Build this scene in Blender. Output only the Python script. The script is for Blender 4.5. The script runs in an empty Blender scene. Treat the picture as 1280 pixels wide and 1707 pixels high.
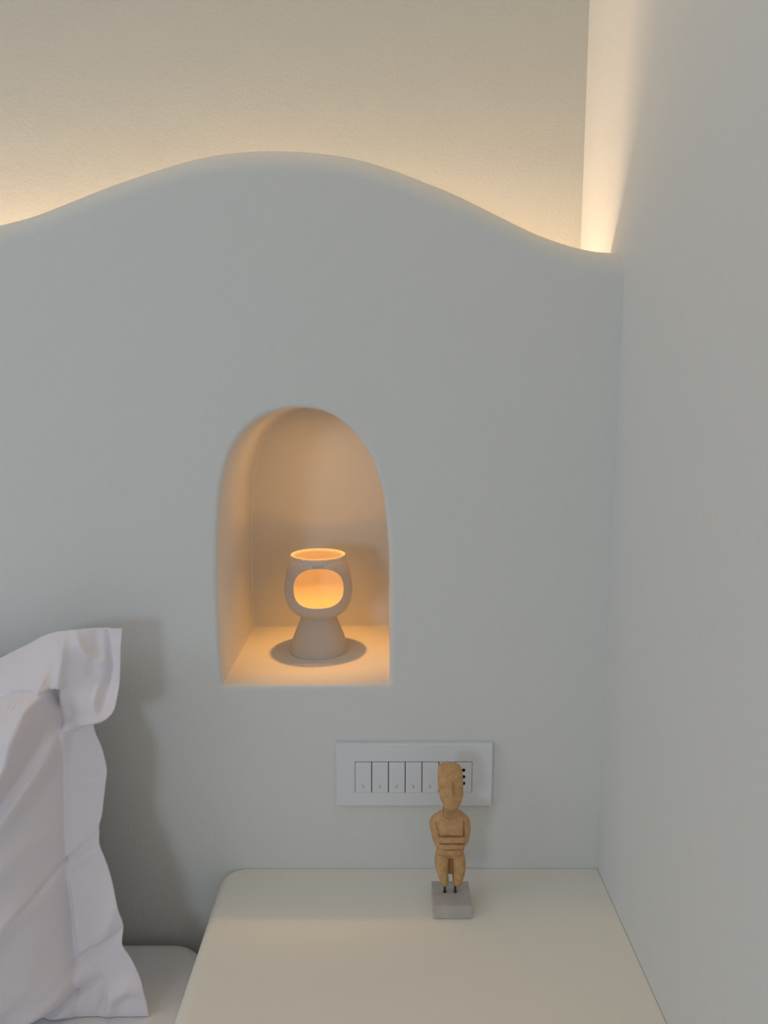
import bpy, bmesh, math, random
from mathutils import Vector, noise

random.seed(4)
C = bpy.context.scene
COL = C.collection
PI = math.pi

# ------------------------------------------------------------------ camera
F = 1300.0                       # focal length in pixels of the 1280 x 1707 frame
PITCH = math.atan(197.0 / F)
CZ = 1.20                        # camera height above the floor
cd = bpy.data.cameras.new('camera')
cam = bpy.data.objects.new('camera', cd)
COL.objects.link(cam)
cam.location = (0, 0, CZ)
cam.rotation_euler = (PI / 2 - PITCH, 0, 0)
cd.sensor_fit = 'VERTICAL'
cd.sensor_height = 36.0
cd.lens = F / 1707.0 * 36.0
cd.clip_start = 0.01
C.camera = cam

# ------------------------------------------------------------------ exposure, world, lamps
vs = C.view_settings
vs.view_transform = 'Standard'
vs.look = 'None'
vs.gamma = 1.0
vs.use_curve_mapping = False
vs.exposure = -0.08

w = bpy.data.worlds.new('world')
C.world = w
w.use_nodes = True
w.node_tree.nodes['Background'].inputs[0].default_value = (1.0, 0.935, 0.80, 1)
w.node_tree.nodes['Background'].inputs[1].default_value = 0.315


def lamp(name, kind, loc, target, power, color, **kw):
    l = bpy.data.lights.new(name, kind)
    l.energy = power
    l.color = color
    for k, v in kw.items():
        setattr(l, k, v)
    o = bpy.data.objects.new(name, l)
    COL.objects.link(o)
    o.location = loc
    d = Vector(target) - Vector(loc)
    o.rotation_euler = d.to_track_quat('-Z', 'Y').to_euler()
    return o


# daylight from a window, low and to the left behind the camera
lamp('window_daylight', 'AREA', (-1.0, -1.25, 1.20), (0.0, 1.0, 1.0), 5.6, (0.56, 0.80, 1.0),
     shape='RECTANGLE', size=0.34, size_y=0.34)
# added wide cool fill, high on the left, brightens right wall and pillow
lamp('side_fill', 'AREA', (-2.7, -0.5, 2.1), (-0.2, 0.9, 0.7), 12, (0.64, 0.80, 1.0),
     shape='RECTANGLE', size=1.3, size_y=1.1)
# LED strip lying in the trough behind the wavy headboard wall
lamp('strip_light', 'AREA', (-0.67, 1.152, CZ + 0.076), (-0.67, 1.152, 3.0), 4.2, (1.0, 0.72, 0.46),
     shape='RECTANGLE', size=1.89, size_y=0.006)
# warm ceiling spot above the headboard trough
lamp('ceiling_spot', 'AREA', (-0.10, 1.138, 2.74), (-0.15, 0.9, 0.5), 2.4, (1.0, 0.68, 0.28),
     shape='RECTANGLE', size=0.30, size_y=0.02)
# added warm fill aimed up, so the ceiling bounces light down
lamp('ceiling_fill', 'AREA', (-1.3, -0.9, 2.05), (-1.3, -0.9, 3.0), 4.2, (1.0, 0.72, 0.36),
     shape='DISK', size=0.5)
# small spotlight recessed in the crown of the niche
lamp('niche_spot', 'SPOT', (-0.097, 1.146, CZ - 0.036), (-0.097, 1.146, 0.0), 3.7, (1.0, 0.44, 0.08),
     spot_size=math.radians(62), spot_blend=1.0, shadow_soft_size=0.006)

# added point light hidden in the ceramic bowl, brightens the niche walls
lamp('bowl_fill', 'POINT', (-0.0965, 1.120, CZ - 0.2555), (-0.097, 1.109, 0.0), 0.085, (1.0, 0.44, 0.07), shadow_soft_size=0.006)
lamp('niche_spill', 'AREA', (-0.097, 1.146, CZ - 0.030), (-0.097, 1.146, 0.0), 0.075, (1.0, 0.54, 0.16), shape='DISK', size=0.03)

# ------------------------------------------------------------------ helpers
def on(u, v, y):
    """point seen at photo position (u, v), standing at distance y"""
    a = (u - 640.0) / F
    b = (853.5 - v) / F
    cp, sp = math.cos(PITCH), math.sin(PITCH)
    k = y / (cp + b * sp)
    return Vector((a * k, y, CZ + (-sp + b * cp) * k))


def mat(name, col, rough=0.8, bump=0.0, bscale=200.0, bump2=0.0, b2scale=4.0, mottle=0.0,
        mscale=30.0, col2=None, spec=0.3, translucent=0.0, sheen=0.0):
    m = bpy.data.materials.new(name)
    m.use_nodes = True
    nt = m.node_tree
    N, L = nt.nodes, nt.links
    p = N['Principled BSDF']
    p.inputs['Base Color'].default_value = (*col, 1)
    p.inputs['Roughness'].default_value = rough
    p.inputs['Specular IOR Level'].default_value = spec
    if sheen:
        p.inputs['Sheen Weight'].default_value = sheen
    tc = N.new('ShaderNodeTexCoord')
    if mottle:
        n = N.new('ShaderNodeTexNoise')
        n.inputs['Scale'].default_value = mscale
        n.inputs['Detail'].default_value = 5
        L.new(tc.outputs['Object'], n.inputs['Vector'])
        r = N.new('ShaderNodeMapRange')
        r.inputs['From Min'].default_value = 0.3
        r.inputs['From Max'].default_value = 0.7
        r.inputs['To Min'].default_value = 0
        r.inputs['To Max'].default_value = mottle
        L.new(n.outputs['Fac'], r.inputs['Value'])
        mx = N.new('ShaderNodeMix')
        mx.data_type = 'RGBA'
        mx.inputs[6].default_value = (*col, 1)
        mx.inputs[7].default_value = (*(col2 or tuple(c * 0.7 for c in col)), 1)
        L.new(r.outputs['Result'], mx.inputs[0])
        L.new(mx.outputs[2], p.inputs['Base Color'])
    prev = None
    for amt, sc, det in ((bump2, b2scale, 2), (bump, bscale, 4)):
        if amt:
            n = N.new('ShaderNodeTexNoise')
            n.inputs['Scale'].default_value = sc
            n.inputs['Detail'].default_value = det
            L.new(tc.outputs['Object'], n.inputs['Vector'])
            b = N.new('ShaderNodeBump')
            b.inputs['Strength'].default_value = 1.0
            b.inputs['Distance'].default_value = amt
            L.new(n.outputs['Fac'], b.inputs['Height'])
            if prev:
                L.new(prev.outputs['Normal'], b.inputs['Normal'])
            prev = b
    if prev:
        L.new(prev.outputs['Normal'], p.inputs['Normal'])
    return m


M = {
    'plaster': mat('plaster', (0.79, 0.78, 0.76), 0.85, 0.0007, 260, 0.004, 5),
    'plaster_rough': mat('plaster_rough', (0.68, 0.66, 0.60), 0.9, 0.0005, 250, 0.003, 6),
    'ledge': mat('ledge_plaster', (0.89, 0.85, 0.77), 0.6, 0.0003, 120, 0.003, 6),
    'floor': mat('floor_cement', (0.55, 0.53, 0.50), 0.6, 0.0004, 60, mottle=0.4, mscale=3),
    'plastic': mat('white_plastic', (0.80, 0.80, 0.84), 0.35, spec=0.5),
    'mark': mat('grey_print', (0.55, 0.55, 0.58), 0.5),
    'black': mat('dark_hole', (0.006, 0.006, 0.007), 0.7),
    'gap': mat('gap_shadow_plastic', (0.03, 0.033, 0.04), 0.6),
    'ceramic': mat('bisque_ceramic', (0.63, 0.57, 0.52), 0.9, 0.0006, 500, 0.001, 60),
    'clay': mat('carved_clay', (0.68, 0.41, 0.20), 0.75, 0.0003, 500, 0.0006, 160, mottle=0.8, mscale=130,
                col2=(0.50, 0.28, 0.12)),
    'stone': mat('pale_stone', (0.58, 0.53, 0.49), 0.8, 0.0006, 240, mottle=0.6, mscale=70, col2=(0.44, 0.41, 0.38)),
    'pin': mat('rusty_pin', (0.07, 0.045, 0.03), 0.6, 0.0004, 900, mottle=0.6, mscale=400, col2=(0.02, 0.015, 0.012)),
    'cotton': mat('white_cotton', (0.87, 0.81, 0.86), 0.85, 0.0002, 1400, 0.0016, 22, sheen=0.15),
    'sheet': mat('white_sheet', (0.84, 0.82, 0.84), 0.85, 0.0002, 1400, 0.002, 12, sheen=0.1),
    'steel': mat('white_metal', (0.7, 0.7, 0.7), 0.4, spec=0.5),
}


def link(name, me, m=None, parent=None, smooth=True):
    if m:
        me.materials.append(m)
    if smooth:
        me.polygons.foreach_set('use_smooth', [True] * len(me.polygons))
    o = bpy.data.objects.new(name, me)
    COL.objects.link(o)
    if parent:
        o.parent = parent
        o.matrix_parent_inverse = parent.matrix_world.inverted() if False else o.matrix_parent_inverse
    return o


def from_data(name, vs_, fs, m, parent=None, smooth=True, recalc=True):
    me = bpy.data.meshes.new(name)
    me.from_pydata([tuple(v) for v in vs_], [], fs)
    me.validate()
    if recalc:
        bm = bmesh.new()
        bm.from_mesh(me)
        bmesh.ops.recalc_face_normals(bm, faces=bm.faces)
        bm.to_mesh(me)
        bm.free()
    return link(name, me, m, parent, smooth)


def empty(name, loc):
    o = bpy.data.objects.new(name, None)
    COL.objects.link(o)
    o.location = loc
    o.empty_display_size = 0.05
    return o


def tag(o, label=None, cat=None, group=None, kind=None):
    if label:
        o['label'] = label
    if cat:
        o['category'] = cat
    if group:
        o['group'] = group
    if kind:
        o['kind'] = kind
    return o


def box_bm(x0, x1, y0, y1, z0, z1, bev=0.0, seg=3):
    bm = bmesh.new()
    bmesh.ops.create_cube(bm, size=1)
    for v in bm.verts:
        v.co = Vector(((x0 + x1) / 2 + v.co.x * (x1 - x0), (y0 + y1) / 2 + v.co.y * (y1 - y0),
                       (z0 + z1) / 2 + v.co.z * (z1 - z0)))
    if bev:
        bmesh.ops.bevel(bm, geom=bm.edges[:], offset=bev, segments=seg, affect='EDGES', profile=0.5)
    return bm


def bm_obj(name, bm, m, parent=None, smooth=False):
    me = bpy.data.meshes.new(name)
    bm.to_mesh(me)
    bm.free()
    return link(name, me, m, parent, smooth)


def smoothstep(a, b, x):
    t = max(0.0, min(1.0, (x - a) / (b - a)))
    return t * t * (3 - 2 * t)


def interp(tab, x):
    if x <= tab[0][0]:
        return tab[0][1]
    for (x0, y0), (x1, y1) in zip(tab, tab[1:]):
        if x <= x1:
            return y0 + (y1 - y0) * (x - x0) / (x1 - x0)
    return tab[-1][1]


def cinterp(tab, x):
    """smooth Catmull-Rom through table points"""
    n = len(tab)
    if x <= tab[0][0]:
        return tab[0][1]
    if x >= tab[-1][0]:
        return tab[-1][1]
    for i in range(n - 1):
        if x <= tab[i + 1][0]:
            break
    x0, y0 = tab[i]
    x1, y1 = tab[i + 1]
    m0 = (tab[i + 1][1] - tab[i - 1][1]) / (tab[i + 1][0] - tab[i - 1][0]) if i > 0 else (y1 - y0) / (x1 - x0)
    m1 = (tab[i + 2][1] - tab[i][1]) / (tab[i + 2][0] - tab[i][0]) if i < n - 2 else (y1 - y0) / (x1 - x0)
    h = x1 - x0
    t = (x - x0) / h
    return ((2 * t**3 - 3 * t**2 + 1) * y0 + (t**3 - 2 * t**2 + t) * h * m0
            + (-2 * t**3 + 3 * t**2) * y1 + (t**3 - t**2) * h * m1)


# ------------------------------------------------------------------ room shell
XR = 0.297            # right wall
YF = 1.0              # headboard wall face
YB = 1.225            # wall behind the trough
YN = 1.262            # back of niche
XL = -1.62
ZC = 2.75
ZLEDGE = CZ - 0.654

# wavy crest of the headboard wall
crest_px = [(0, 376), (60, 360), (120, 337), (180, 313), (240, 292), (300, 273), (350, 261), (400, 254), (450, 252),
            (500, 253), (550, 258), (600, 267), (650, 282), (700, 301), (750, 321), (800, 345), (850, 370),
            (900, 393), (950, 410), (985, 418), (1015, 421)]
crest = [(p.x, p.z) for p in (on(u, v, 1.03) for u, v in crest_px)]
crest = [(-1.62, CZ + 0.262), (-1.45, CZ + 0.285), (-1.28, CZ + 0.285), (-1.08, CZ + 0.262), (-0.90, CZ + 0.228),
         (-0.72, CZ + 0.196), (-0.60, CZ + 0.187)] + crest + [(XR + 0.02, crest[-1][1] - 0.001)]

# niche outline on the wall face
niche_px = [(371, 1143), (367, 1100), (364, 1040), (362, 960), (363, 880), (368, 815), (380, 765), (400, 727), (428, 700),
            (462, 685), (500, 680), (538, 685), (570, 702), (599, 731), (621, 768), (636, 812), (644, 860), (648, 920),
            (650, 1000), (650, 1080), (650, 1141)]
arch = [(p.x, p.z) for p in (on(u, v, YF) for u, v in niche_px)]


def spline2(pts, sub):
    """Catmull-Rom through 2-D points"""
    out = []
    n = len(pts)
    for i in range(n - 1):
        p0 = pts[max(i - 1, 0)]
        p1, p2 = pts[i], pts[i + 1]
        p3 = pts[min(i + 2, n - 1)]
        for k in range(sub):
            t = k / sub
            out.append(tuple(0.5 * (2 * p1[j] + (p2[j] - p0[j]) * t + (2 * p0[j] - 5 * p1[j] + 4 * p2[j] - p3[j]) * t * t
                             + (3 * p1[j] - p0[j] - 3 * p2[j] + p3[j]) * t**3) for j in (0, 1)))
    out.append(pts[-1])
    return out


curve = spline2(arch, 10)
# close along the bottom with small corner radii
bl, br = curve[0], curve[-1]
rc = 0.004
bottom = []
for k in range(7):
    a = PI * 0.5 * k / 6
    bottom.append((br[0] - rc + rc * math.cos(a), br[1] + rc - rc * math.sin(a)))
for k in range(1, 30):
    t = k / 30
    bottom.append((br[0] - rc + (bl[0] + rc - br[0] + rc) * t, br[1] + (bl[1] - br[1]) * t))
for k in range(7):
    a = PI * 0.5 * k / 6
    bottom.append((bl[0] + rc - rc * math.sin(a), bl[1] + rc - rc * math.cos(a)))
curve = [p for p in curve if p[1] > max(bl[1], br[1]) + rc * 1.4]
outline = curve + bottom
NO = len(outline)
norm = []
for i in range(NO):
    a, b = outline[i - 1], outline[(i + 1) % NO]
    tx, tz = b[0] - a[0], b[1] - a[1]
    l = math.hypot(tx, tz) or 1
    norm.append((-tz / l, tx / l))
cx = sum(p[0] for p in outline) / NO
cz = sum(p[1] for p in outline) / NO
if (outline[10][0] - cx) * norm[10][0] + (outline[10][1] - cz) * norm[10][1] < 0:
    norm = [(-a, -b) for a, b in norm]

LIP = 0.0065


def ring(off, y):
    return [Vector((p[0] + n[0] * off, y, p[1] + n[1] * off)) for p, n in zip(outline, norm)]


def bridge(rings, closed=True):
    vs_, fs = [], []
    n = len(rings[0])
    for r in rings:
        vs_ += r
    for j in range(len(rings) - 1):
        for i in range(n if closed else n - 1):
            k = (i + 1) % n
            fs.append((j * n + i, j * n + k, (j + 1) * n + k, (j + 1) * n + i))
    return vs_, fs


# outer boundary matched to the outline by angle
ZB = 0.0


def outer(ang):
    dx, dz = math.cos(ang), math.sin(ang)
    t = 1e9
    if dx > 1e-6:
        t = min(t, (XR + 0.004 - cx) / dx)
    if dx < -1e-6:
        t = min(t, (XL - cx) / dx)
    if dz < -1e-6:
        t = min(t, (ZB - cz) / dz)
    if dz > 0:
        lo, hi = 0.0, min(t, 3.0)
        g = lambda s: cz + dz * s - cinterp(crest, cx + dx * s)
        if g(hi) > 0:
            # first crossing
            s, st = 0.0, hi / 600
            while g(s) <= 0:
                s += st
            lo, hi = s - st, s
            for _ in range(30):
                mid = (lo + hi) / 2
                if g(mid) > 0:
                    hi = mid
                else:
                    lo = mid
            t = lo
    return (cx + dx * t, cz + dz * t)


RT = 0.034
# headboard wall: front sheet built on columns (vertical strips), with the niche hole in the middle block
wall = bmesh.new()
R0 = ring(LIP, YF)
R1 = ring(LIP + 0.004, YF)
bx0, bx1 = min(p.x for p in R1) - 0.02, max(p.x for p in R1) + 0.02
bz0, bz1 = min(p.z for p in R1) - 0.02, max(p.z for p in R1) + 0.02


def boxpt(ang):
    dx, dz = math.cos(ang), math.sin(ang)
    ts = []
    if abs(dx) > 1e-9:
        ts.append(((bx1 if dx > 0 else bx0) - cx) / dx)
    if abs(dz) > 1e-9:
        ts.append(((bz1 if dz > 0 else bz0) - cz) / dz)
    t = min(ts)
    return Vector((cx + dx * t, YF, cz + dz * t))


RB = [boxpt(math.atan2(p.z - cz, p.x - cx)) for p in R1]
for cxx, czz in ((bx0, bz0), (bx1, bz0), (bx0, bz1), (bx1, bz1)):   # snap nearest samples to the box corners
    i = min(range(NO), key=lambda k: (RB[k].x - cxx)**2 + (RB[k].z - czz)**2)
    RB[i] = Vector((cxx, YF, czz))
vA, fA = bridge([ring(LIP, YF), R1, RB])
ZT = -RT                     # start of crest rounding below the crest line
# all faces of the lip surround look towards the room
area = sum(p.x * q.z - q.x * p.z for p, q in zip(RB, RB[1:] + RB[:1]))
if area < 0:
    fA = [f[::-1] for f in fA]
FLIP = area < 0
n_test = (vA[fA[NO + 5][1]] - vA[fA[NO + 5][0]]).cross(vA[fA[NO + 5][2]] - vA[fA[NO + 5][1]])
if n_test.y > 0:
    fA = [f[::-1] for f in fA]
vs_all, fs_all = list(vA), list(fA)


def add_grid(P):
    base = len(vs_all)
    n = len(P[0])
    for r in P:
        vs_all.extend(r)
    for j in range(len(P) - 1):
        for i in range(n - 1):
            a = base + j * n + i
            fs_all.append((a, a + 1, a + n + 1, a + n))


def lin(a, b, n):
    return [a + (b - a) * k / n for k in range(n + 1)]


# side blocks, bottom block
add_grid([[Vector((x, YF, z)) for x in lin(XL, bx0, 30)] for z in lin(ZB, bz1, 20)])
add_grid([[Vector((x, YF, z)) for x in lin(bx1, XR + 0.004, 10)] for z in lin(ZB, bz1, 20)])
add_grid([[Vector((x, YF, z)) for x in lin(bx0, bx1, 10)] for z in lin(ZB, bz0, 10)])
# top block with rounded crest
xs = lin(XL, XR + 0.004, 240)
rows = []
zs = [cinterp(crest, x) for x in xs]
for t in (0, 0.5, 0.9, 1.0):
    rows.append([Vector((x, YF, bz1 + (z - RT - bz1) * t)) for x, z in zip(xs, zs)])
for k in range(1, 11):
    a = PI / 2 * k / 10
    rows.append([Vector((x, YF + 0.036 * (1 - math.cos(a)), z - RT + RT * math.sin(a))) for x, z in zip(xs, zs)])
rows.append([Vector((x, 1.063, z)) for x, z in zip(xs, zs)])
rows.append([Vector((x, 1.070, z - 0.004)) for x, z in zip(xs, zs)])
rows.append([Vector((x, 1.071, z - 0.012)) for x, z in zip(xs, zs)])
rows.append([Vector((x, 1.071, CZ + 0.035)) for x in xs])
rows.append([Vector((x, YB + 0.002, CZ + 0.035)) for x in xs])
add_grid(rows)
head = from_data('wall_headboard', vs_all, fs_all, M['plaster'], recalc=False)
tag(head, kind='structure')
bm = bmesh.new()
bm.from_mesh(head.data)
bmesh.ops.remove_doubles(bm, verts=bm.verts, dist=1e-5)
bm.to_mesh(head.data)
bm.free()

# niche lining: rounded lip, sides, back
rings = [ring(LIP, YF)]
for k in range(1, 9):
    a = PI / 2 * k / 8
    rings.append(ring(LIP * (1 - math.sin(a)), YF + LIP * (1 - math.cos(a))))
rings.append(ring(0, YF + LIP + 0.003))
for t in (0.3, 0.6, 0.9):
    rings.append(ring(0.0, YF + (YN - YF) * t))
for k in range(0, 6):
    a = PI / 2 * k / 5
    rings.append(ring(-0.003 * (1 - math.cos(a)), YN - 0.003 + 0.003 * math.sin(a)))
rings.append(ring(-0.0033, YN))
vN, fN = bridge(rings)
fN.append(tuple(range(len(vN) - NO, len(vN))))
nz = from_data('niche', vN, fN, M['plaster'], head)
me = nz.data
# plaster unevenness of the hand-shaped niche
for v in me.vertices:
    if v.co.y > YF + LIP:
        k = noise.noise(v.co * 14) * 0.0015
        v.co.x += k
        v.co.z += k * 0.3

# wall behind the trough, right wall, ceiling, floor, outside slabs
tag(bm_obj('wall_back', box_bm(XL - 0.4, XR + 0.05, YB, YB + 0.12, CZ + 0.03, ZC + 0.05), M['plaster_rough']), kind='structure')
tag(bm_obj('wall_right', box_bm(XR, XR + 0.12, -3.4, YB + 0.12, 0, ZC + 0.05), M['plaster']), kind='structure')
tag(bm_obj('ceiling', box_bm(-3.2, XR + 0.12, -3.4, YB + 0.12, ZC, ZC + 0.1), M['plaster']), kind='structure')
tag(bm_obj('floor', box_bm(-3.2, XR + 0.12, -3.4, YF + 0.1, -0.05, 0), M['floor']), kind='structure')

# ------------------------------------------------------------------ bedside ledge
XLE = -0.2245
bm = bmesh.new()
prof = []
RL = 0.016
LY0 = 0.30
for k in range(9):
    a = PI / 2 * k / 8
    prof.append((XLE + RL - RL * math.cos(a), ZLEDGE - RL + RL * math.sin(a)))
prof = [(XLE, 0.0), (XLE, ZLEDGE - RL - 0.01)] + prof + [(XLE + RL + 0.006, ZLEDGE)]
xr = [(XLE + RL + 0.006 + (XR - 0.0005 - XLE - RL - 0.006) * k / 20, ZLEDGE) for k in range(1, 21)]
prof += xr
ys = [LY0 + (0.94 - LY0) * k / 20 for k in range(21)] + [0.94 + 0.0595 * k / 24 for k in range(1, 25)]
P = []
for y in ys:
    inset = 0.0
    d = y - (0.9995 - 0.022)
    if d > 0:   # the back corner is rounded in plan where the slab meets the wall
        inset = 0.020 * (1 - math.sqrt(max(0.0, 1 - (d / 0.022)**2)))
    row = []
    for x, z in prof:
        row.append(Vector((x + inset * (1 - smoothstep(XLE, XLE + 0.12, x)), y, z)))
    P.append(row)
vs_all, fs_all = [], []
add_grid(P)
n = len(prof)
fs_all.append(tuple(list(range(n)) + []))        # front face needs the lower right corner
vs_all.append(Vector((XR - 0.0005, LY0, 0)))
fs_all[-1] = tuple(list(range(n)) + [len(vs_all) - 1])
ledge = from_data('bedside_ledge', vs_all, fs_all, M['ledge'])
tag(ledge, 'cream plastered bedside ledge with rounded edge built into the corner beside the bed', 'ledge')

# ------------------------------------------------------------------ bed
ZM = CZ - 0.752
bm = box_bm(-1.60, -0.238, -0.80, 0.988, 0.27, ZM)
vert = [e for e in bm.edges if abs(e.verts[0].co.z - e.verts[1].co.z) > 0.05]
bmesh.ops.bevel(bm, geom=vert, offset=0.055, segments=8, affect='EDGES', profile=0.5)
top = [e for e in bm.edges if abs(e.verts[0].co.z - e.verts[1].co.z) < 1e-5]
bmesh.ops.bevel(bm, geom=top, offset=0.022, segments=6, affect='EDGES', profile=0.5)
mt = bm_obj('mattress', bm, M['sheet'], None, True)
tag(mt, 'mattress in a white fitted sheet between the headboard wall and the ledge', 'mattress')
tag(bm_obj('trim_1', box_bm(-1.60, -0.232, -0.85, 0.995, 0.0, 0.268, 0.004), M['plaster']), kind='structure')

# ------------------------------------------------------------------ switch plate
p0 = on(560, 1240, 0.992)
p1 = on(819.5, 1343.5, 0.992)
px0, px1, pz1, pz0 = p0.x, p1.x, p0.z, p1.z
i0 = on(591.5, 1269.5, 0.992)
i1 = on(786.5, 1321, 0.992)
ix0, ix1, iz1, iz0 = i0.x, i1.x, i0.z, i1.z
pc = Vector(((px0 + px1) / 2, 0.9995, (pz0 + pz1) / 2))
plate = empty('switch_plate', pc)
tag(plate, 'white wall plate of six rocker switches and one socket behind the figurine', 'switch plate')


def part_box(name, x0, x1, y0, y1, z0, z1, m, parent, origin, bev=0.0, seg=2, smooth=False):
    bm = box_bm(x0 - origin.x, x1 - origin.x, y0 - origin.y, y1 - origin.y, z0 - origin.z, z1 - origin.z, bev, seg)
    return bm_obj(name, bm, m, parent, smooth)


# frame: slab with a rectangular opening
bm = bmesh.new()


def rect(x0, x1, z0, z1, y):
    return [bm.verts.new(Vector((x, y, z)) - pc) for x, z in ((x0, z0), (x1, z0), (x1, z1), (x0, z1))]


g = 0.0012
loops = [rect(px0, px1, pz0, pz1, 0.9995), rect(px0, px1, pz0, pz1, 0.9915 + g), rect(px0 + g, px1 - g, pz0 + g, pz1 - g, 0.9915),
         rect(ix0 - 0.0004, ix1 + 0.0004, iz0 - 0.0004, iz1 + 0.0004, 0.9915), rect(ix0, ix1, iz0, iz1, 0.9919),
         rect(ix0, ix1, iz0, iz1, 0.9985)]
for a, b in zip(loops, loops[1:]):
    for i in range(4):
        bm.faces.new((a[i], a[(i + 1) % 4], b[(i + 1) % 4], b[i]))
bmesh.ops.recalc_face_normals(bm, faces=bm.faces)
bm_obj('frame', bm, M['plastic'], plate)
part_box('backing', ix0, ix1, 0.9955, 0.9985, iz0, iz1, M['gap'], plate, pc)
mw = (ix1 - ix0) / 7
gw = 0.0011


def rocker_bm(w, z0, z1, depth, tilt):
    """rocker face; top edge bevelled, face tilted by 'tilt' metres at the bottom"""
    bm = bmesh.new()
    zs_ = [z0, z0 + 0.0008, (z0 + z1) / 2, z1 - 0.0035, z1 - 0.0007, z1]
    yo = [0.0006 + tilt, tilt, tilt * 0.5, 0.0, 0.0007, 0.0016]
    rows_ = []
    for z, y in zip(zs_, yo):
        rows_.append([bm.verts.new((x, y + e, z)) for x, e in ((-w / 2, 0.0006), (-w / 2 + 0.0005, 0), (w / 2 - 0.0005, 0), (w / 2, 0.0006))])
    for a, b in zip(rows_, rows_[1:]):
        for i in range(3):
            bm.faces.new((a[i], a[i + 1], b[i + 1], b[i]))
    bd = [e for e in bm.edges if e.is_boundary]
    r = bmesh.ops.extrude_edge_only(bm, edges=bd)
    for v in [q for q in r['geom'] if isinstance(q, bmesh.types.BMVert)]:
        v.co.y = depth
    bmesh.ops.recalc_face_normals(bm, faces=bm.faces)
    return bm


hh = iz1 - iz0
for k in range(7):
    xc = ix0 + mw * (k + 0.5)
    loc = Vector((xc, 0.9912, iz0))
    on_off = k >= 2
    bm = rocker_bm(mw - gw, 0.0002, hh - 0.0012, 0.0045, -0.0006 if k < 6 else 0.0)
    nm = 'rocker_switch' if k < 6 else 'socket_insert'
    if k == 6:
        for v in bm.verts:
            if v.co.y < 0.004:
                v.co.y = max(v.co.y, 0.0002)
    o = bm_obj(nm, bm, M['plastic'], plate)
    o.location = loc - pc
    if k < 6:
        b2 = box_bm(-0.0012, 0.0012, -0.0001, 0.0006, -0.0023, 0.0023, 0.00025, 2)
        q = bm_obj('indicator', b2, M['mark'], o)
        q.location = (-0.0002, -0.00055, hh * 0.205)
    else:
        for j, v_ in enumerate((1283.5, 1294.5, 1305.5)):
            z = on(773, v_, 0.992).z
            x = on(772.5, v_, 0.992).x
            b2 = bmesh.new()
            bmesh.ops.create_cone(b2, cap_ends=True, segments=24, radius1=0.0024, radius2=0.0024, depth=0.0012)
            bmesh.ops.rotate(b2, verts=b2.verts, matrix=__import__('mathutils').Matrix.Rotation(PI / 2, 3, 'X'))
            q = bm_obj('socket_hole', b2, M['black'], o)
            q.location = (x - loc.x, 0.0006, z - loc.z)

# ------------------------------------------------------------------ ceramic goblet candle holder in the niche
ZNF = on(510, 1143, YF).z                # niche floor
LX, LY = on(532, 1090, 1.144).x, 1.144


def lathe(name, prof, m, parent, seg=96):
    vs_, fs = [], []
    for r, z in prof:
        for i in range(seg):
            a = 2 * PI * i / seg
            wob = 1 + 0.006 * math.sin(2 * a + z * 40) + 0.004 * math.sin(3 * a + 1)
            vs_.append((r * math.cos(a) * wob, r * math.sin(a) * wob, z))
    for j in range(len(prof) - 1):
        for i in range(seg):
            k = (i + 1) % seg
            fs.append((j * seg + i, j * seg + k, (j + 1) * seg + k, (j + 1) * seg + i))
    fs.append(tuple(range(seg)))
    fs.append(tuple(range((len(prof) - 1) * seg, len(prof) * seg)))
    return from_data(name, vs_, fs, m, parent)


lamp_e = empty('candle_holder', (LX, LY, ZNF + 0.0006))
tag(lamp_e, 'off-white ceramic goblet candle holder with oval window glowing in the arched niche', 'candle holder')


def lz(v):
    return on(532, v, LY).z - ZNF


def lr(px, v):
    return on(532 + px, v, LY).x - on(532, v, LY).x


base_prof = [(0.0005, 0.0)] + [(lr(48, 1090) - 0.0008, 0.0), (lr(48, 1090), 0.0008)]
for px, v in ((47.3, 1083), (45.6, 1074), (44, 1066), (40.8, 1057), (37.3, 1048.5), (33, 1038), (29.5, 1029), (28.2, 1025), (28, 1021)):
    base_prof.append((lr(px, v), lz(v)))
base_prof.append((0.0005, lz(1019)))
lathe('pedestal', base_prof, M['ceramic'], lamp_e)
outp = [(27.5, 1025.5), (31, 1024.5), (37, 1022), (42.5, 1018), (47.5, 1013), (51, 1007.5), (54, 1000), (56, 992), (56.8, 984), (56.6, 975),
        (55.6, 966), (54, 957), (52, 948), (49.5, 939), (47.6, 932), (46.2, 927)]
TH = 0.0048
bp = [(0.0005, lz(1027))] + [(lr(a, b), lz(b)) for a, b in outp]
rim_z = lz(923.5)
ro = bp[-1][0]
bp += [(ro - 0.0006, rim_z - 0.0007), (ro - 0.0020, rim_z), (ro - 0.0040, rim_z - 0.0007)]
inner = [(max(0.0005, lr(a, b) - TH), lz(b)) for a, b in outp if b < 1012]
bp += inner[::-1]
bp += [(lr(38, 1014), lz(1014) + 0.001), (lr(20, 1014), lz(1015)), (0.0005, lz(1015))]
bowl = lathe('bowl', bp, M['ceramic'], lamp_e, 128)
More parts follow.
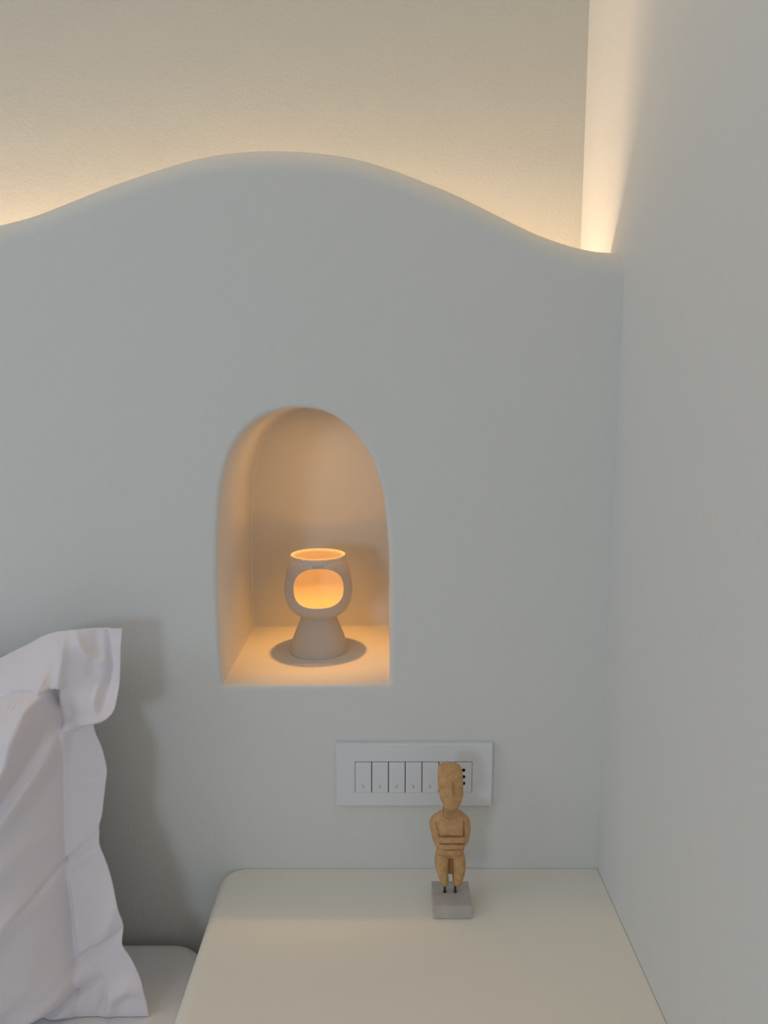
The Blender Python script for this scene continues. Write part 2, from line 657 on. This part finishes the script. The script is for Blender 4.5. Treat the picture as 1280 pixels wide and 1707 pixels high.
# oval window cut through the front
wy = LY - 0.052
wc = on(529.5, 985, wy)
hw = on(571.5, 985, wy).x - wc.x
ht = on(529, 951.5, wy).z - wc.z
hb = wc.z - on(529, 1016.5, wy).z
cut = bmesh.new()
nn = 72
rr = []
for y in (-0.08, -0.012):
    r_ = []
    for i in range(nn):
        a = 2 * PI * i / nn
        c, s = math.cos(a), math.sin(a)
        n_ = 2.5 if s >= 0 else 2.9
        x = hw * math.copysign(abs(c)**(2 / n_), c)
        z = (ht if s > 0 else hb) * math.copysign(abs(s)**(2 / n_), s)
        if s > 0:
            x *= 1 - 0.07 * (z / ht)
        r_.append(cut.verts.new((wc.x - LX + x, y, wc.z - ZNF + z)))
    rr.append(r_)
for i in range(nn):
    k = (i + 1) % nn
    cut.faces.new((rr[0][i], rr[0][k], rr[1][k], rr[1][i]))
cut.faces.new(rr[0])
cut.faces.new(rr[1][::-1])
bmesh.ops.recalc_face_normals(cut, faces=cut.faces)
cme = bpy.data.meshes.new('cutter')
cut.to_mesh(cme)
cut.free()
co = bpy.data.objects.new('cutter', cme)
COL.objects.link(co)
co.parent = lamp_e
bo = bowl.modifiers.new('window', 'BOOLEAN')
bo.operation = 'DIFFERENCE'
bo.object = co
bo.solver = 'EXACT'


def bake(o):
    dg = bpy.context.evaluated_depsgraph_get()
    dg.update()
    nm = bpy.data.meshes.new_from_object(o.evaluated_get(dg))
    o.modifiers.clear()
    old = o.data
    o.data = nm
    return nm


bm_ = bowl.modifiers.new('soft', 'BEVEL')
bm_.width = 0.0009
bm_.segments = 2
bm_.limit_method = 'ANGLE'
bm_.angle_limit = math.radians(50)
bake(bowl)
bpy.data.objects.remove(co)
bpy.data.meshes.remove(cme)
bowl.data.polygons.foreach_set('use_smooth', [True] * len(bowl.data.polygons))
bowl.data.set_sharp_from_angle(angle=math.radians(50))

# recessed spotlight in the crown of the niche
ZA = max(p[1] for p in outline)
sp = empty('recessed_spotlight', (-0.097, 1.146, ZA - 0.001))
tag(sp, 'tiny recessed downlight in the crown of the arched niche', 'spotlight')
b = bmesh.new()
bmesh.ops.create_cone(b, cap_ends=True, segments=32, radius1=0.013, radius2=0.014, depth=0.004)
bm_obj('trim_ring', b, M['steel'], sp, False).location = (0, 0, -0.002)

# ------------------------------------------------------------------ carved figurine on a stone block
FY = 0.9227
zb = ZLEDGE
fig = empty('figurine', (on(751, 1487, FY).x, FY, zb + 0.0003))
tag(fig, 'small carved clay figurine with folded arms on a stone block on the ledge', 'figurine')
fo = fig.location.copy()
# stone block
f0 = on(724, 1533, 0.894)
bx = (on(723.0, 1511, 0.894).x, on(787.5, 1511, 0.894).x)
ztop = on(755, 1511, 0.894).z
b = box_bm(bx[0] - fo.x, bx[1] - fo.x, 0.894 - fo.y, 0.946 - fo.y, 0.0, ztop - fo.z, 0.0009, 2)
bm_obj('stone_block', b, M['stone'], fig, False)

L_ = [(1277, 742), (1278, 736.5), (1280, 732.5), (1283, 730.8), (1290, 729.8), (1308, 730), (1320, 731.2), (1330, 734), (1338, 738.5), (1343, 742),
      (1347, 746), (1348.5, 749)]
R_ = [(1277, 756), (1278, 762), (1280, 766.5), (1283, 769), (1290, 771.2), (1308, 772.2), (1320, 771.8), (1330, 769.3), (1338, 765), (1343, 761.5),
      (1347, 757), (1348.5, 753)]
TL = [(1338, 738.7), (1350, 738.6), (1354, 736), (1358, 729), (1362, 722), (1366, 718), (1370, 716.3), (1377, 716.2), (1390, 719), (1400, 721.6),
      (1405, 724), (1410, 726.2), (1418, 727.4), (1425, 725.7), (1433, 724.3), (1442, 724.8)]
TR = [(1338, 763), (1350, 763.2), (1354, 766), (1358, 773), (1362, 778.5), (1366, 781.8), (1370, 783.4), (1377, 784), (1390, 783), (1400, 780.6),
      (1403, 778.5), (1406, 774.5), (1412, 773.4), (1418, 772.6), (1425, 774.2), (1433, 775.6), (1442, 776.1)]
LL = [(1420, 727), (1426, 725.6), (1433, 724.3), (1442, 724.8), (1452, 727.6), (1462, 731.3), (1470, 735), (1474, 738)]
LR = [(1418, 751), (1422, 750.4), (1426, 749.2), (1432, 748), (1440, 747.3), (1458, 747.2), (1466, 747.6), (1470, 747.2), (1474, 745.5)]
RL_ = [(1418, 751.0), (1422, 751.6), (1426, 752.6), (1432, 753.8), (1440, 754.4), (1452, 754.5), (1460, 753.8), (1470, 754.8), (1474, 756.5)]
RR_ = [(1420, 773), (1426, 774.4), (1433, 775.6), (1442, 776.1), (1452, 775), (1462, 772), (1470, 769.3), (1474, 766.8)]


def seg_d(u, v, a, b_):
    dx, dy = b_[0] - a[0], b_[1] - a[1]
    t = max(0, min(1, ((u - a[0]) * dx + (v - a[1]) * dy) / (dx * dx + dy * dy)))
    return math.hypot(u - a[0] - t * dx, v - a[1] - t * dy), t


sstep_ = smoothstep


def relief(u, v):
    h = 0.0
    # nose
    if 1298 < v < 1330:
        t = (v - 1301) / 22.5
        if 0 < t:
            wn = 1.6 + 2.4 * min(1, t)
            prof_ = max(0.0, 1 - abs(u - 751.3) / (wn + 1.0))
            hh_ = 0.0075 * min(1, t * 1.1 + 0.25) * (1 - smoothstep(1322.5, 1325, v)) * smoothstep(0, .15, t)
            h += hh_ * smoothstep(0, 0.75, prof_)
    # brow line, shallow eye planes
    for ex in (743.5, 759.5):
        h -= 0.0008 * math.exp(-((u - ex) / 5.0)**2 - ((v - 1309) / 5.0)**2)
    # shallow mouth/chin plane
    h += 0.0006 * math.exp(-((u - 751) / 8)**2 - ((v - 1337) / 5)**2)
    # chin overhangs the neck
    vch = 1348.8 - 0.035 * (u - 751)**2
    if abs(u - 751) < 14:
        h -= 0.0034 * sstep_(vch, vch + 1.6, v) * (1 - sstep_(vch + 4, 1366, v)) * (1 - sstep_(11, 14, abs(u - 751)))
    # collar groove at the neck base
    vc = 1364.5 - 0.035 * (u - 751)**2
    if abs(u - 751) < 13:
        h -= 0.0012 * math.exp(-((v - vc) / 1.1)**2)
    # breasts
    for ex in (740, 762):
        h += 0.0018 * math.exp(-((u - ex) / 8)**2 - ((v - 1385) / 8)**2)
    # upper arm grooves
    for a_, b_, dp in (((727.2, 1371), (730, 1383), .0018), ((730, 1383), (732.6, 1398), .0016), ((773.3, 1369), (773.3, 1394), .0030)):
        d_, t_ = seg_d(u, v, a_, b_)
        h -= dp * math.exp(-(d_ / 1.0)**2)
    # chest stands behind the arms
    # forearm grooves
    for v0, a0, b0, dp in ((1394.3, 733, 773.5, .0036), (1406.2, 733, 773, .0034), (1416.6, 731, 772, .0022)):
        vv = v0 + (0.0016 * (u - 752)**2 * (-1 if v0 > 1410 else 0.3))
        if a0 - 2 < u < b0 + 2:
            edge = smoothstep(a0 - 2, a0 + 1, u) * (1 - smoothstep(b0 - 1, b0 + 2, u))
            h -= dp * edge * math.exp(-((v - vv) / 1.05)**2)
    # forearms stand proud
    if 731 < u < 775:
        e = smoothstep(729, 734, u) * (1 - smoothstep(772, 777, u))
        h += 0.0013 * e * smoothstep(1394, 1396, v) * (1 - smoothstep(1415, 1417.5, v))
    d_, t_ = seg_d(u, v, (772.6, 1406), (771.8, 1416))
    h -= 0.0016 * math.exp(-(d_ / 0.8)**2)
    # belly fold
    vb = 1429.5 - 0.010 * (u - 751)**2
    if 731 < u < 773:
        h -= 0.0013 * math.exp(-((v - vb) / 1.3)**2)
    h += 0.0008 * math.exp(-((u - 751) / 16)**2 - ((v - 1422) / 4)**2)
    # tool marks
    h += 0.00035 * noise.noise(Vector((u * 0.22, v * 0.22, 3.0)))
    return h


def seen(x, y, z):
    """inverse of on()"""
    z -= CZ
    cp, sp = math.cos(PITCH), math.sin(PITCH)
    d_ = y * cp - z * sp
    return 640 + F * x / d_, 853.5 - F * (y * sp + z * cp) / d_


def loft(vs_, fs, left, right, v0, v1, dv, dep, cy, ex=2.5, rel=True):
    nt_ = 110
    base = len(vs_)
    rows_ = int(round((v1 - v0) / dv)) + 1
    for j in range(rows_):
        v = v0 + (v1 - v0) * j / (rows_ - 1)
        ul, ur = cinterp(left, v), cinterp(right, v)
        uc, hw_ = (ul + ur) / 2, (ur - ul) / 2
        dd, yy = cinterp(dep, v), cinterp(cy, v)
        for i in range(nt_):
            a = 2 * PI * i / nt_
            c, s = math.cos(a), math.sin(a)
            sx = math.copysign(abs(c)**(2 / ex), c)
            sy = math.copysign(abs(s)**(2 / ex), s)
            u = uc + hw_ * sx
            y = yy + dd * sy
            q = on(u, v, FY)
            if rel and s < 0:
                pu, pv_ = seen(q.x, FY + y, q.z)
                y -= relief(pu, pv_) * 1.6 * smoothstep(0, 0.35, -s)
            vs_.append(Vector((q.x, FY + y, q.z)) - fo)
    for j in range(rows_ - 1):
        for i in range(nt_):
            k = (i + 1) % nt_
            fs.append((base + j * nt_ + i, base + j * nt_ + k, base + (j + 1) * nt_ + k, base + (j + 1) * nt_ + i))
    fs.append(tuple(range(base, base + nt_)))
    fs.append(tuple(range(base + (rows_ - 1) * nt_, base + rows_ * nt_)))


fv, ff = [], []
# head: shield shape, tipped back
loft(fv, ff, L_, R_, 1277, 1345, 0.5, [(1277, .002), (1279, .006), (1284, .0095), (1300, .0115), (1325, .012), (1340, .0105), (1345, .0085)],
     [(1277, .0075), (1300, .003), (1325, -.002), (1345, -.0055)], 2.35)
# neck and torso
loft(fv, ff, TL, TR, 1338, 1423, 0.5, [(1338, .0065), (1352, .0068), (1358, .0085), (1364, .0105), (1375, .0125), (1395, .0125), (1412, .0125), (1420, .0115), (1430, .012), (1436, .011)],
     [(1338, .004), (1354, .004), (1362, .002), (1370, .001), (1400, 0), (1436, .001)], 2.6)
for l_, r_ in ((LL, LR), (RL_, RR_)):
    loft(fv, ff, l_, r_, 1418, 1474, 0.5, [(1418, .008), (1426, .011), (1442, .0125), (1456, .0115), (1466, .0095), (1474, .0055)],
         [(1426, .001), (1450, 0), (1474, 0)], 2.3)
# web joining the legs behind
loft(fv, ff, [(1428, 746), (1459, 746)], [(1428, 757), (1459, 756)], 1428, 1459, 1, [(1428, .004), (1459, .003)], [(1428, .006), (1459, .005)], 2.2, False)
body = from_data('figure', fv, ff, M['clay'], fig)
rm = body.modifiers.new('r', 'REMESH')
rm.mode = 'VOXEL'
rm.voxel_size = 0.00045
rm.use_smooth_shade = True
sm = body.modifiers.new('s', 'SMOOTH')
sm.factor = 0.5
sm.iterations = 2
bake(body)
if not body.data.materials:
    body.data.materials.append(M['clay'])
for u in (741.5, 758.8):
    vt = 1470 if u < 750 else 1471
    a_ = on(u, vt, FY)
    zt = a_.z
    b = bmesh.new()
    pr = [(0.0022, 0), (0.0022, 0.0010), (0.0016, 0.0018), (0.0015, 0.004), (0.0017, zt - ztop + 0.003)]
    vv_ = [[b.verts.new((r * math.cos(2 * PI * i / 16), r * math.sin(2 * PI * i / 16), z)) for i in range(16)] for r, z in pr]
    for p_, q_ in zip(vv_, vv_[1:]):
        for i in range(16):
            b.faces.new((p_[i], p_[(i + 1) % 16], q_[(i + 1) % 16], q_[i]))
    b.faces.new(vv_[0][::-1])
    b.faces.new(vv_[-1])
    o = bm_obj('pin', b, M['pin'], fig, True)
    o.location = (a_.x - fo.x, 0, ztop - fo.z)

# ------------------------------------------------------------------ pillow with flange, leaning on the headboard wall
# edge of the pillow, read down the right-hand side (u, v)
edge_r = [(1046, 205.5), (1075, 205), (1110, 204), (1150, 202), (1168, 200.5), (1179, 196), (1186, 188), (1193, 178), (1199, 166), (1203, 158.5), (1210, 158.5),
          (1222, 162), (1240, 170), (1262, 176), (1285, 180), (1310, 177), (1335, 174), (1360, 170.5), (1375, 166.5), (1395, 166.5), (1415, 172),
          (1440, 180), (1480, 192), (1515, 201), (1537, 206.5), (1555, 205.5), (1572, 206), (1590, 216), (1615, 230), (1640, 240), (1670, 246.5),
          (1700, 249), (1720, 248)]
top_l = [(-900, 1120), (-500, 1075), (-260, 1095), (-120, 1120), (-40, 1118), (0, 1101), (30, 1085), (68, 1064), (105, 1051), (130, 1047.5), (150, 1046.5), (206, 1046)]
YT, YBOT = 0.925, 0.85
zt_, zb_ = on(200, 1046, YT).z, ZM


def plane_y(z):
    t = (zt_ - z) / (zt_ - zb_)
    return YT + (YBOT - YT) * t


def on_pillow(u, v):
    y = 0.9
    for _ in range(12):
        y = plane_y(on(u, v, y).z)
    return on(u, v, y)


def ridge(u, v, pts, wd, h_, asym=0.0):
    """smooth ridge (h>0) or valley along a polyline; asym sharpens one side"""
    best = 1e9
    side = 0
    tt = 0
    n_ = len(pts) - 1
    for k, (a_, b_) in enumerate(zip(pts, pts[1:])):
        d_, t_ = seg_d(u, v, a_, b_)
        if d_ < best:
            best = d_
            side = (b_[0] - a_[0]) * (v - a_[1]) - (b_[1] - a_[1]) * (u - a_[0])
            tt = (k + t_) / n_
    w_ = wd * (1 + (asym if side > 0 else -asym))
    taper = math.sin(PI * (0.12 + 0.76 * tt))
    return h_ * math.exp(-(best / w_)**2) * taper


seam_v = [(-400, 1140), (-150, 1160), (0, 1166), (30, 1150), (60, 1143), (85, 1139), (98, 1137)]
seam_h = [(1130, 98), (1150, 95), (1200, 108), (1240, 110), (1300, 111), (1400, 112), (1480, 114), (1560, 120), (1610, 128), (1650, 128), (1710, 128)]


def sstep(a, b, x):
    return smoothstep(a, b, x)


def pillow_h(u, v):
    """height in metres of the front of the pillow over its leaning mid plane"""
    su = cinterp(seam_h, v) if v > 1130 else 98
    sv = cinterp(seam_v, min(u, 98))
    din = min(su - u, (v - sv) * 1.0)           # distance inside the seam, pixels
    h = 0.004
    if din > 0:
        h += 0.040 * sstep(118, 80, u) * sstep(sv + 90, sv, v)
        h += 0.150 * (1 - math.exp(-(din / 120.0)**1.0)) * sstep(1702, 1600, v) + 0.010 * (1 - math.exp(-din / 9))
    else:
        if v < sv and u < 120:
            h += 0.040 * sstep(sv - 80, sv + 10, v) * sstep(122, 84, u)
        h += 0.0015 * math.exp(-((din + 6) / 5)**2)
    h -= 0.045 * sstep(135, -25, u) * sstep(sv + 50, sv - 10, v)
    # folds running down from the corner of the seam
    h += ridge(u, v, [(88, 1136), (80, 1175), (64, 1228), (34, 1290), (5, 1335)], 11, 0.024, 0.2)
    h += ridge(u, v, [(60, 1160), (35, 1205), (5, 1250), (-30, 1300)], 15, -0.011)
    h += ridge(u, v, [(98, 1165), (84, 1215), (60, 1262), (25, 1320)], 8, -0.009)
    h += ridge(u, v, [(135, 1190), (112, 1212), (92, 1258), (60, 1308), (20, 1370)], 12, 0.017, -0.2)
    h += ridge(u, v, [(40, 1165), (22, 1185), (0, 1205)], 5, 0.005)
    for gx in (22, 34, 45, 56, 66, 75):                       # gathers under the top seam
        gv = cinterp(seam_v, gx)
        h += 0.0018 * math.exp(-((u - gx + (v - gv) * 0.5) / 2.6)**2) * math.exp(-((v - gv - 6) / 9)**2) * 1.6
    if u < 100:
        h -= 0.0045 * math.exp(-((v - sv) / 2.6)**2)
        h += 0.0035 * math.exp(-((v - sv - 9) / 5)**2) * (1 + 0.5 * math.sin(u * 0.55))
    # flange corner flap: planes broken along creases
    h += ridge(u, v, [(108, 1050), (114, 1090), (112, 1130), (106, 1165)], 9, 0.008, 0.3)
    h += ridge(u, v, [(130, 1048), (145, 1075), (165, 1098), (182, 1104)], 6, 0.0065, 0.2)
    h += ridge(u, v, [(160, 1048), (163, 1080), (158, 1120)], 10, -0.006)
    h += ridge(u, v, [(181, 1046), (185, 1080), (188, 1110), (181, 1145), (177, 1178)], 4.5, -0.007, 0.5)
    h += ridge(u, v, [(168, 1140), (166, 1160), (172, 1180)], 5, 0.006)
    h += ridge(u, v, [(196, 1184), (172, 1190), (150, 1196), (128, 1208)], 7, 0.010, 0.3)
    if u > 96:
        pan = 0.012 * sstep(96, 116, u) * (1 - max(0.0, min(1.0, (u - 116) / 66))) + 0.005 * max(0.0, min(1.0, (u - 182) / 22))
        h += pan * (1 - sstep(1150, 1200, v)) * (0.15 + 0.85 * sstep(1048, 1075, v))
    if v < 1203 and u > 118:
        h += 0.013 * sstep(118, 150, u) * sstep(1203 + 4, 1192, v) * sstep(1130, 1180, v)
    # lower flange
    h += ridge(u, v, [(113, 1240), (112, 1330), (112, 1420)], 6, 0.004, 0.4)
    h += ridge(u, v, [(60, 1480), (85, 1456), (106, 1434), (130, 1418), (166, 1385)], 6, -0.0065, 0.3)
    h += ridge(u, v, [(112, 1440), (140, 1425), (166, 1405)], 12, 0.006)
    h += ridge(u, v, [(178, 1300), (150, 1290), (120, 1300)], 14, 0.006)
    h += ridge(u, v, [(116, 1470), (122, 1540), (130, 1606)], 5, -0.006, 0.3)
    h += ridge(u, v, [(205, 1545), (175, 1570), (140, 1590), (122, 1606)], 7, -0.007, -0.3)
    h += ridge(u, v, [(195, 1500), (185, 1530), (165, 1565)], 16, 0.008)
    h += ridge(u, v, [(170, 1630), (120, 1660), (85, 1685), (58, 1702)], 6, -0.012, 0.4)
    h += ridge(u, v, [(150, 1612), (100, 1640), (40, 1668), (-30, 1690)], 14, 0.012)
    h += ridge(u, v, [(90, 1600), (50, 1625), (0, 1640), (-50, 1650)], 12, -0.006)
    h += ridge(u, v, [(175, 1640), (176, 1665), (165, 1690)], 7, -0.007)
    h += ridge(u, v, [(240, 1650), (215, 1640), (190, 1655), (180, 1690)], 12, 0.010)
    h += ridge(u, v, [(-10, 1520), (40, 1490), (75, 1460)], 16, 0.012)
    h += ridge(u, v, [(-30, 1430), (20, 1405), (80, 1370)], 20, 0.011)
    h += 0.0022 * noise.noise(Vector((u * 0.03, v * 0.022, 0.7)))
    return h


pil = []
ucols = []
# columns: dense in view (u > -40), coarse beyond
left_u = -980
NU, NV = 240, 330
cols = [i / NU for i in range(NU + 1)]


def ucol(t, ur):
    # t=0 -> left end, t=1 -> right edge; 85 % of the columns in the visible part
    if t < 0.15:
        return left_u + (-40 - left_u) * (t / 0.15)
    return -40 + (ur + 40) * ((t - 0.15) / 0.85)


V0, V1 = 1046.0, 1701.0
cent_u, cent_v = -390, 1390
front, back_ = [], []
for j in range(NV + 1):
    tv = j / NV
    rf, rb = [], []
    for t in cols:
        v_guess = V0 + (V1 - V0) * tv
        ur = cinterp(edge_r, v_guess)
        u = ucol(t, ur)
        vt_ = cinterp(top_l, u)
        v = vt_ + (V1 - vt_) * tv
        # keep the right edge exact: blend row position to the plain one near the edge
        k = sstep(110, 150, u)
        v = v * (1 - k) + v_guess * k if vt_ < 1050 else v
        q = on_pillow(u, v)
        lf = sstep(left_u, left_u + 160, u)
        if u >= -40:
            h = pillow_h(u, v)
        else:
            h = pillow_h(-40, v) * 0.35 * lf + 0.65 * lf * pillow_h(-40, v) * (1 - ((u + 400) / 600)**2 * 0.3)
        up = sstep(0, 0.02, tv)
        bot = sstep(1.0, 0.965, tv)
        edge_fac = min(1, (1 - t) * 40 + 0.15)
        rf.append(Vector((q.x, q.y - h * (0.25 + 0.75 * bot), max(q.z, ZM + 0.001))))
        # back side: thin at the flange, plump behind the body
        su = cinterp(seam_h, v) if v > 1130 else 98
        sv = cinterp(seam_v, min(u, 98))
        din = min(su - u, v - sv, (1722 - v) * 0.8)
        hb_ = 0.0 if din < 0 else min(0.045, 0.05 * (1 - math.exp(-din / 160.0)))
        hfl = h - (0.0022 if din < 0 else 0.0022)
        yb = q.y - h + 0.0022 + (hb_ + (h - 0.004) * 0.9 if din > 0 else 0)
        yb = min(yb, 0.992)
        rb.append(Vector((q.x, max(yb, rf[-1].y + 0.0018), max(q.z, ZM + 0.001))))
    front.append(rf)
    back_.append(rb)
nU = NU + 1
pv, pf = [], []
for r in front:
    pv += r
for r in back_:
    pv += r
off = nU * (NV + 1)
for j in range(NV):
    for i in range(NU):
        a = j * nU + i
        pf.append((a, a + 1, a + nU + 1, a + nU))
        pf.append((off + a, off + a + nU, off + a + nU + 1, off + a + 1))
for i in range(NU):
    pf.append((i, off + i, off + i + 1, i + 1))
    a = NV * nU + i
    pf.append((a, a + 1, off + a + 1, off + a))
for j in range(NV):
    a = j * nU
    pf.append((a, a + nU, off + a + nU, off + a))
    a = j * nU + NU
    pf.append((a, off + a, off + a + nU, a + nU))
pillow = from_data('pillow', pv, pf, M['cotton'])
sm = pillow.modifiers.new('s', 'SMOOTH')
sm.factor = 0.5
sm.iterations = 2
bake(pillow)
tag(pillow, 'crumpled white cotton pillow with wide flange leaning against the headboard wall', 'pillow')
